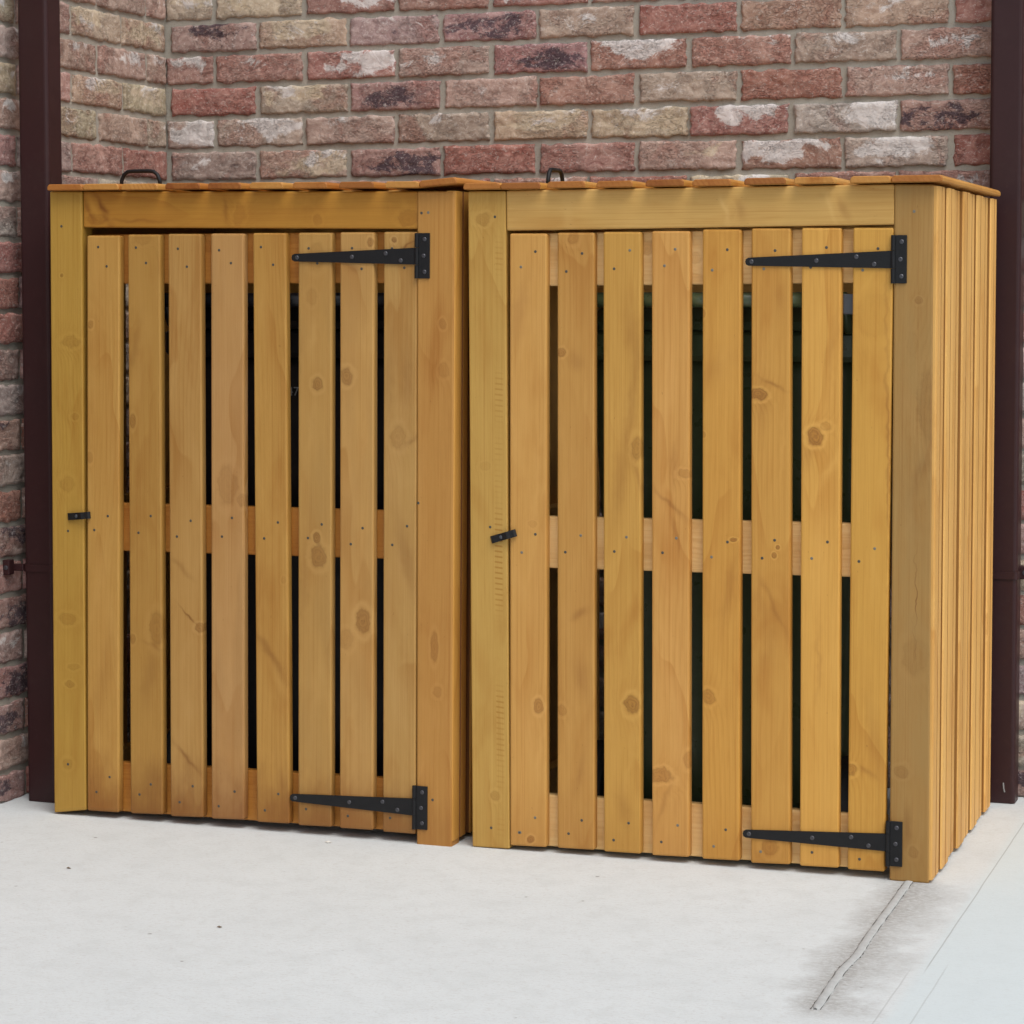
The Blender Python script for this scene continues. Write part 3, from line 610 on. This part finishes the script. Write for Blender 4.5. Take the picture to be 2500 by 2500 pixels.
def bin_store(S, label, side, handle):
    root = empty('bin_store', S['loc'], S['rot']); tag(root, label, 'bin store', 'slatted timber bin stores')
    W, D, H = S['W'], S['D'], S['H']
    nm = 'stained_pine'
    R_ = random.Random(int(W*1e4))
    left = side == 'L'
    # frame
    q, rgb, kn = S['postL']
    timber('post', q, 0, .045, 'F', 'VF', wood(nm, rgb, kn, grain=.28, blotch=.4, teeth=None if left else (.066, .010, .02, 1.2), grime=.10), root, .003,
           [(.026, 1.211, 0), (.038, .583, 0), (.035, .095, 0)] if left else [(.052, 1.232, 0), (.041, .632, 0), (.042, .041, 0)])
    q, rgb, kn = S['postR']
    timber('post', q, 0, .045, 'F', 'VF', wood(nm, rgb, kn, grain=.40, blotch=.55, grime=.30 if left else .06, grey=.0 if left else .65, streaks=() if left else [(.8700,.52,.0011,.11,1,1.0,'d'),(.8690,.44,.0010,.05,-3,.8,'d'),(.858,.10,.008,.05,0,.5,'d'),(.856,.66,.008,.09,2,.4,'l'),(.850,1.0,.010,.12,0,.35,'l'),(.875,.76,.012,.07,18,.4,'d')]), root, .0035,
           [(.838, 1.236, 1), (.824, 1.235, 0), (.820, .67, 0), (.853, .085, 0)] if left else [(.861, 1.232, 1)])
    bmat = wood(nm, S['sidecol'], [], grain=.4)
    for (a, b) in ((.001, .046), (W-.060, W-.015)):
        timber('post', rect(a, b, .001, H-.002), D-.045, D, 'F', 'VF', bmat, root)
    q, rgb, kn = S['rail']
    timber('top_rail', q, .004 if left else .001, .049, 'F', 'HF', wood(nm, rgb, kn, grain=.35, wave=.6, blotch=.5,
           streaks=[(1.244,.122,.0075,.048,-58,1.0,'d'),(1.250,.100,.011,.034,-66,1.1,'l'),(1.222,.20,.004,.10,0,.5,'d'),(1.240,.090,.006,.03,-70,.7,'d'),(1.245,.40,.030,.008,10,.5,'d'),(1.25,.785,.010,.02,-60,.8,'l')] if left else
           [(1.243,.505,.035,.006,18,.9,'l'),(1.243,.535,.030,.012,18,.35,'d'),(1.24,.20,.05,.015,5,.4,'l'),(1.24,.705,.035,.006,20,.6,'l'),(1.24,.73,.030,.010,25,.4,'d')]), root)
    timber('back_rail', rect(.047, W-.061, H-.260, H-.003), D-.045, D-.002, 'F', 'HF', bmat, root)  # unseen board, made tall to hide bright brick and keep the gap dark
    for zz in ((.03, .09), (H-.115, H-.003), (.58, .64)):
        timber('side_rail', rect(.0465, D-.0465, *zz), .016, .044, 'S', 'HS', bmat, root, .002)
        timber('side_rail', rect(.0465, D-.0465, *zz), W-.048, W-.020, 'S', 'HS', bmat, root, .002)
    # door: three ledges, eight slats
    def assembly(name):
        e = empty(name); e.parent = root; return e
    door = assembly('door'); lmat = (wood(nm, S['railcol'], [(1.17, .348, .012, .016, .5), (1.15, .445, .010, .010, .4), (.600, .50, .01, .02, .4)], grain=.5, grime=0))
    for q in S['rails']: timber('ledge', q, .0215, .0430, 'F', 'HF', lmat, door)
    for i, (q, rgb, kn, st) in enumerate(S['slats']):
        xl, xr = q[0][0], q[1][0]; bl, br = q[3][0], q[2][0]
        w_ = xr-xl
        nl = []
        for (zc, fl) in ((1.150, 1), (.606, 0), (.058, 0)):
            t = (zc-q[3][1])/(q[0][1]-q[3][1]); a = bl+(xl-bl)*t
            f1, f2 = (.30, .62) if (left and fl) else (.66, .28) if not left or not fl else (.3, .6)
            j = lambda s: R_.uniform(-s, s)
            z1, z2 = (zc+.014+j(.005), zc-.018+j(.006))
            nl.append((a+w_*(f1+j(.06)), z1, (not left) and R_.random() < .4)); nl.append((a+w_*(f2+j(.06)), z2, (not left) and R_.random() < .4))
        if i == 0 and not left: nl.append((.100, .036, 1))
        st = list(st)
        for _ in range(5):
            zz = R_.uniform(.08, 1.12); st.append((xl+w_*R_.uniform(.15, .85), zz, R_.uniform(.010, .022), R_.uniform(.04, .13), R_.uniform(-14, 14), R_.uniform(.18, .36), R_.choice('dll')))
        if not left: rgb = (min(255, int(rgb[0]*1.10)), int(rgb[1]*1.09), int(rgb[2]*1.05))
        kv = R_.uniform(.955, 1.045); rgb = (min(255, rgb[0]*kv), rgb[1]*kv*R_.uniform(.985, 1.015), rgb[2]*kv*R_.uniform(.93, 1.07))
        m_ = wood(nm, rgb, kn, grain=.75 if (left and i in (3, 5, 6)) else .42, wave=1.35 if (left and i in (3, 5, 6)) else 1,
                  blotch=.5, grime=.75 if left else .22, streaks=st)
        y0 = R_.uniform(-.0008, .0006)
        timber('slat', q, y0, .0213, 'F', 'VF', m_, door, .0036, nl)
    for h in S['hinges']: hinge(root, *h)
    turn_button(root, *S['button'])
    # side panels of eight slats each
    smats = [wood(nm, tuple(max(0, min(255, int(x*k))) for x, k in zip(S['sidecol'], kk)), [(.30, .9, .012, .02, .5), (.62, .40, .010, .02, .5)], grain=.55, grime=.1)
             for kk in ((1, 1, 1), (1.03, 1.02, 1.0), (.96, .95, .93))]
    edge_m = wood('painted_edge_shade', (172, 122, 62) if not left else (120, 74, 32), [], grain=.6)  # darker wood on slat edges and grooves paints in the crevice shade
    for sd_ in (0, 1):
        bm = bmesh.new(); lp = bm.verts.layers.float_vector.new('wc')
        xa, xb = (W-.0145, W-.0005) if sd_ else (.0005, .0145)
        if sd_: xa, xb = W-.0185, W+.0005
        pan = assembly('side_panel')
        n = 8; wd = .0745; pitch = (D-.001-wd)/(n-1)
        for k in range(n):
            y0 = .0012 + k*pitch
            if sd_ and k == 0: y0 = .0012
            jx = R_.uniform(-.0008, .0008) + (.0021 if k % 2 else -.0021)
            mt = smats[R_.randrange(3)]
            q = rect(y0, y0+wd, .004+R_.uniform(0, .006), H-.004)
            if not sd_ and left:
                y0 = (.0012, .0900, .2110, .3650, .4520, .5390, .6110, .6110)[k]
                if k == 7: break
                q = rect(y0, y0+(.077 if k != 1 else .112), .006, H-.004)
            if sd_:
                bm = bmesh.new(); lp = bm.verts.layers.float_vector.new('wc')
                ya, yb, za, zb_ = q[0][0], q[1][0], q[2][1], q[0][1]
                xo = xb+jx; xi = xa+jx; gv = ya+(yb-ya)*.52
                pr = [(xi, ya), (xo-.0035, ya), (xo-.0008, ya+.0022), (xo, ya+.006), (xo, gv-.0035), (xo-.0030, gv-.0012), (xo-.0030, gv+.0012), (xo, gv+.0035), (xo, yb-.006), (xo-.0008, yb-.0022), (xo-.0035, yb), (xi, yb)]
                lo = [bm.verts.new((x, y, za)) for x, y in pr]; hi = [bm.verts.new((x, y, zb_)) for x, y in pr]
                for e in range(12):
                    f = bm.faces.new([lo[e], lo[(e+1) % 12], hi[(e+1) % 12], hi[e]])
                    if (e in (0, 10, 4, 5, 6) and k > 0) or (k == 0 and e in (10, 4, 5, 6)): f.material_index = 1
                bm.faces.new(lo[::-1]); bm.faces.new(hi)
                bmesh.ops.recalc_face_normals(bm, faces=bm.faces[:])
                set_wc(bm.verts, lp, 'VS')
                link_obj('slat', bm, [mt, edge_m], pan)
                continue
            tm = timber('slat', q, xa+(jx if sd_ else -jx), xb+(jx if sd_ else -jx), 'S', 'VS', mt, pan, .0060)
    # lid
    lid = assembly('lid')
    for ya in (.060, D-.12): timber('batten', rect(.055, W-.07, ya, ya+.045), H-.022, H+.0005, 'L', 'L', bmat, lid, .002)
    lcols = [(190,128,60), (196,140,66), (186,120,52), (200,146,76)] if left else [(206,150,74), (200,142,66), (210,160,92), (204,150,78)]
    for i, (a, b) in enumerate(S['lid']):
        zl = H+.0018+R_.uniform(0, .0010); th = .0125
        y0 = -.0195+R_.uniform(-.0012, .0012); y1 = D+.004
        bm = bmesh.new(); lp = bm.verts.layers.float_vector.new('wc')
        # rounded-top section swept along y
        def sec(y, ins=0):
            pr = [(a+.0015, 0), (b-.0015, 0), (b, .0018), (b, th*.55), (b-.0016, th*.80), (b-.0050, th), (a+.0050, th), (a+.0016, th*.80), (a, th*.55), (a, .0018)]
            cx = (a+b)/2
            return [bm.verts.new((cx+(x-cx)*(1-ins*.04), y, zl+th/2+(z-th/2)*(1-ins*.25))) for x, z in pr]
        rs = [sec(y0, 1), sec(y0+.0022, 0), sec(D*.5), sec(y1)]
        for p, q in zip(rs, rs[1:]):
            for k in range(10): bm.faces.new([p[k], p[(k+1)%10], q[(k+1)%10], q[k]])
        eg = bm.faces.new(rs[0][::-1]); eg.material_index = 1; bm.faces.new(rs[-1])
        for f in bm.faces:
            if all(v in rs[0] or v in rs[1] for v in f.verts): f.material_index = 1
        bmesh.ops.recalc_face_normals(bm, faces=bm.faces[:])
        if left and i == 9:      # sprung last board, tipped up at its outer edge
            bmesh.ops.rotate(bm, cent=(a, 0, zl), matrix=Matrix.Rotation(-.085, 3, 'Y'), verts=bm.verts[:])
        set_wc(bm.verts, lp, 'L')
        mt = wood(nm, lcols[(i*3+R_.randrange(2)) % 4], [], grain=.8, blotch=.9)
        link_obj('slat', bm, [mt, M_end[(i*2+R_.randrange(2)) % 3]], lid)
    bm = bmesh.new()
    hw, hh, zb = .046, .0330, H+.0135
    pts = [(-hw, 0, zb-.002), (-hw+.0015, 0, zb+hh*.42), (-hw+.007, 0, zb+hh*.78), (-hw+.016, 0, zb+hh*.97), (-hw+.028, 0, zb+hh), (0, 0, zb+hh*1.0),
           (hw-.028, 0, zb+hh), (hw-.016, 0, zb+hh*.97), (hw-.007, 0, zb+hh*.78), (hw-.0015, 0, zb+hh*.42), (hw, 0, zb-.002)]
    tube(bm, pts, .0042, 12)
    ho = link_obj('handle', bm, M_iron, lid, smooth=True)
    ho.location = (handle[0], handle[1], 0); ho.rotation_euler = (0, 0, math.radians(handle[2]))
    return root

bin_store(LEFT, 'orange-brown slatted timber bin store in the corner beside the left wall, black bin inside', 'L', (.144, .12, 0))
bin_store(RIGHT, 'honey-coloured slatted timber bin store whose slatted right side shows, with the green bin inside', 'R', (.121, .16, 90))

# ------------------------------------------------------------------ wheelie bins inside
def rrect(w, d, r, n=4):
    pts = []
    for cx, cy, a0 in ((w/2-r, d/2-r, 0), (-w/2+r, d/2-r, 90), (-w/2+r, -d/2+r, 180), (w/2-r, -d/2+r, 270)):
        for i in range(n+1):
            a = math.radians(a0+90*i/n); pts.append((cx+r*math.cos(a), cy+r*math.sin(a)))
    return pts
def loft(bm, secs):
    rs = [[bm.verts.new((x+ox, y+oy, z)) for x, y in rrect(w, d, r)] for (w, d, r, z, ox, oy) in secs]
    n = len(rs[0])
    for a, b in zip(rs, rs[1:]):
        for i in range(n): bm.faces.new([a[i], a[(i+1)%n], b[(i+1)%n], b[i]])
    bm.faces.new(rs[0][::-1]); bm.faces.new(rs[-1])
def wheelie_bin(x, y, mat, label, digits=None, w=.56, hb=0):
    root = empty('wheelie_bin', (x, y, 0)); tag(root, label, 'wheelie bin', 'wheelie bins shut inside the stores')
    bm = bmesh.new()
    d = .50
    loft(bm, [(w*.80, d*.78, .05, .045, 0, .02), (w*.82, d*.80, .05, .12, 0, .02), (w*.94, d*.94, .05, .88, 0, .005), (w*.96, d*.96, .05, .97, 0, 0)])
    link_obj('body', bm, mat, root, smooth=True)
    bm = bmesh.new()
    loft(bm, [(w*.99, d*1.0, .05, .955, 0, 0), (w*1.02, d*1.03, .055, .965, 0, 0), (w*1.02, d*1.03, .055, 1.005, 0, 0), (w*.98, d*.99, .05, 1.012, 0, 0)])
    link_obj('rim', bm, mat, root)
    bm = bmesh.new()
    loft(bm, [(w*.98, d*1.0, .05, 1.014, 0, .0), (w*1.0, d*1.02, .055, 1.030, 0, .0), (w*.9, d*.92, .06, 1.062, 0, .0), (w*.6, d*.6, .08, 1.078, 0, 0)])
    link_obj('lid', bm, mat, root)
    bm = bmesh.new()
    yb = -d/2-.045; zb = 1.072+hb
    tube(bm, [(-w/2+.03, yb, zb), (0, yb, zb), (w/2-.03, yb, zb)], .0145, 14)
    for sx_ in (-1, -.35, .35, 1):
        xx = sx_*(w/2-.035)
        tube(bm, [(xx, yb, zb), (xx, yb+.03, zb-.045), (xx, -d/2+.03, 1.0)], .011, 8)
    h = link_obj('handle', bm, mat, root, smooth=False)
    for p in h.data.polygons: p.use_smooth = True
    for sx_ in (-1, 1):
        bm = bmesh.new()
        xx = sx_*(w/2-.02)
        prism(bm, rect(xx-.014, xx+.014, 1.045+hb, 1.083+hb), yb-.018, yb+.02, 'F', None, .003)
        link_obj('hinge_bracket', bm, M_grey, root)
        # wheel
        bm = bmesh.new(); n = 24
        cy_, cz_ = -d/2+.05, .102
        prof = [(.060, -.020), (.088, -.024), (.099, -.016), (.101, 0), (.099, .016), (.088, .024), (.060, .020)]
        rs = [[bm.verts.new((sx_*(w/2-.035)+px, cy_+r*math.cos(2*math.pi*i/n), cz_+r*math.sin(2*math.pi*i/n))) for i in range(n)] for r, px in prof]
        for a, b in zip(rs, rs[1:]+rs[:1]):
            for i in range(n): bm.faces.new([a[i], a[(i+1)%n], b[(i+1)%n], b[i]])
        bmesh.ops.recalc_face_normals(bm, faces=bm.faces[:])
        wh = link_obj('wheel', bm, M_rubber, root)
        bm = bmesh.new()
        r1 = [bm.verts.new((sx_*(w/2-.035)+s*.012, cy_+.062*math.cos(2*math.pi*i/n), cz_+.062*math.sin(2*math.pi*i/n))) for s in (-1, 1) for i in range(n)]
        for i in range(n): bm.faces.new([r1[i], r1[(i+1)%n], r1[n+(i+1)%n], r1[n+i]])
        bm.faces.new(r1[:n]); bm.faces.new(r1[n:])
        link_obj('hub', bm, M_black, wh)
    if digits:
        cu = bpy.data.curves.new('digits', 'FONT'); cu.body = digits; cu.size = .0255; cu.extrude = .0004
        cu.space_character = 1.0
        to = bpy.data.objects.new('tmp', cu); C.objects.link(to)
        dg = bpy.context.evaluated_depsgraph_get(); me = bpy.data.meshes.new_from_object(to.evaluated_get(dg))
        bpy.data.objects.remove(to)
        me.name = 'house_number'; me.materials.clear(); me.materials.append(M_white)
        # slightly italic, standing on the bin's back
        me.transform(Matrix.Rotation(math.pi/2, 4, 'X') @ Matrix.Shear('XY', 4, (.12, 0)) if False else Matrix.Rotation(math.pi/2, 4, 'X'))
        o = bpy.data.objects.new('house_number', me); C.objects.link(o); o.parent = root
        o.location = DIGIT
    return root
DIGIT = (-.002, -.2375, .878)
wheelie_bin(-.430, .330, M_black, 'black wheelie bin with pale number, behind the door of the left store', '479', w=.57)
wheelie_bin(.476, .330, M_green, 'dark green wheelie bin behind the door of the right store', w=.57)

# ------------------------------------------------------------------ downpipes
def downpipe(x, y, w, d, z0, z1, label, clipz, clipside, lug):
    root = empty('downpipe', (x, y, 0)); tag(root, label, 'downpipe', 'brown rectangular downpipes')
    def ringp(ex, r=.009, n=4): return rrect(w+2*ex, d+2*ex, r, n)
    bm = bmesh.new()
    zs = [z0, (z0+z1)/2, z1]
    rs = [[bm.verts.new((px, py, z)) for px, py in ringp(0)] for z in zs]; n = len(rs[0])
    for a, b in zip(rs, rs[1:]):
        for i in range(n):
            f = bm.faces.new([a[i], a[(i+1)%n], b[(i+1)%n], b[i]])
    bm.faces.new(rs[0][::-1]); bm.faces.new(rs[-1])
    link_obj('pipe', bm, M_pipe, root)
    h = .016
    cls = []
    pr = [(.0006, -h/2), (.0026, -h/2), (.0026, h/2), (.0006, h/2)]
    for cz in clipz:
        bm = bmesh.new()
        rr_ = [[bm.verts.new((px, py, cz+dz)) for px, py in ringp(e)] for e, dz in pr]
        for a, b in zip(rr_, rr_[1:]+rr_[:1]):
            for i in range(n): bm.faces.new([a[i], a[(i+1)%n], b[(i+1)%n], b[i]])
        for (x0, x1, y0, y1, z0_, z1_) in lug:
            prism(bm, rect(x0, x1, cz+z0_, cz+z1_), y0, y1, 'F', None, .002)
        bmesh.ops.recalc_face_normals(bm, faces=bm.faces[:])
        cls.append(link_obj('pipe_clip', bm, M_pipe, root))
    return root, cls[0]
PL, clL = downpipe(-1.0145, .1215, .071, .063, .001, 2.7, 'dark brown square downpipe between the left store and the left brick wall', (.503, 1.95), 1,
    [(-.0720, -.0560, -.058, -.036, -.014, .018), (-.0600, -.0350, -.0365, -.0285, -.007, .008)])
screw(clL, -.064, .505, -.0585, .0050)
PR, clR = downpipe(.9160, .7835, .068, .062, .001, 2.7, 'dark brown square downpipe standing against the back wall right of the right store', (.488, 1.95), 1,
    [(.030, .052, .012, .036, -.012, .016)])
screw(clR, .044, .49, .0115, .0055)
# a lip of old sealant chipped by the foot of each pipe
for par, px, py, pz in ((PL, .0367, -.012, .085), (PR, .010, -.0318, .045)):
    bm = bmesh.new()
    tube(bm, [(px, py, pz), (px+.001, py-.001, pz-.012), (px+.003, py, pz-.020)], .0016, 6)
    link_obj('paint_splash', bm, M_twig, par)

# ------------------------------------------------------------------ raised mortar joint
bm = bmesh.new()
path = [(.8620,.012),(.8624,-.014),(.8640,-.10),(.8657,-.189),(.8668,-.30),(.8690,-.428),(.8722,-.490),(.8728,-.538),(.8695,-.585),(.8682,-.62),(.8700,-.70),(.8735,-.80),(.8748,-.850)]
fine = []
for (a, b) in zip(path, path[1:]):
    for t in range(10): fine.append((a[0]+(b[0]-a[0])*t/10, a[1]+(b[1]-a[1])*t/10))
prev = None
for i, (x, y) in enumerate(fine):
    hw = .0080*(1+.12*noise.noise(Vector((i*.23, 1, 1)))) * min(1, (len(fine)-i)/6+.2)
    x += .0012*noise.noise(Vector((i*.31, 4, 2)))
    pr = [(-1, -.001), (-.92, .0009), (-.55, .0020+.0004*noise.noise(Vector((i*.4, 9, 1)))), (.0, .0026), (.6, .0020), (.94, .0008), (1.02, -.001)]
    rw = [bm.verts.new((x+hw*a, y, z)) for a, z in pr]
    if prev:
        for k in range(len(pr)-1): bm.faces.new([prev[k], rw[k], rw[k+1], prev[k+1]])
    prev = rw
bmesh.ops.recalc_face_normals(bm, faces=bm.faces[:])
M_bead = simple('joint_mortar', (.46, .475, .47), .9, .25, 60, .5, spec=.2)
for f in bm.faces: f.smooth = True
jo = link_obj('mortar_joint', bm, M_bead); tag(jo, 'raised grey mortar joint running forward from the right store across the paving', 'mortar joint')
# dark crumbling gap either side of the bead
for sgn in (-1, 1):
    bm = bmesh.new(); prev = None
    for i, (x, y) in enumerate(fine):
        w_ = max(.00005, -.0006 + .0042*noise.noise(Vector((i*.45, 3+sgn, 7))) + .0030*noise.noise(Vector((i*1.7, 2, sgn))))
        x0 = x + sgn*.0068; x1 = x + sgn*(.0078+w_)
        rw = [bm.verts.new((x0, y, .0009)), bm.verts.new((x1, y, .0009))]
        if prev: bm.faces.new([prev[0], rw[0], rw[1], prev[1]])
        prev = rw
    bmesh.ops.recalc_face_normals(bm, faces=bm.faces[:])
    link_obj('gap_edge', bm, simple('joint_gap', (.08, .075, .068), .9, .4, 200, .3, spec=.1), jo)

# ------------------------------------------------------------------ litter on the slab
def flake(x, y, s, mat, name, label, cat, h=.004, rot=0):
    bm = bmesh.new(); n = 7
    r = random.Random(int(x*1000))
    ring = [bm.verts.new((s*(.7+.5*r.random())*math.cos(2*math.pi*i/n)*1.5, s*.6*(.7+.5*r.random())*math.sin(2*math.pi*i/n), .0008+h*.3*r.random())) for i in range(n)]
    top = bm.verts.new((0, 0, h)); bot = bm.verts.new((0, 0, .0003))
    for i in range(n):
        bm.faces.new([ring[i], ring[(i+1)%n], top]); bm.faces.new([ring[(i+1)%n], ring[i], bot])
    bmesh.ops.recalc_face_normals(bm, faces=bm.faces[:])
    o = link_obj(name, bm, mat); o.location = (x, y, 0); o.rotation_euler = (0, 0, rot)
    tag(o, label, cat)
flake(-.655, -.422, .0034, M_leaf, 'leaf_scrap', 'small brown leaf scrap lying on the concrete below the left store', 'leaf', .004, .3)
flake(-.193, -.714, .0036, M_leaf, 'leaf_scrap', 'small brown leaf scrap lying alone on the open concrete towards the bottom edge', 'leaf', .004, .2)
flake(-.279, -.061, .0055, M_chip, 'stone_chip', 'tiny white stone chip just in front of the lower left hinge', 'stone chip', .005, .1)
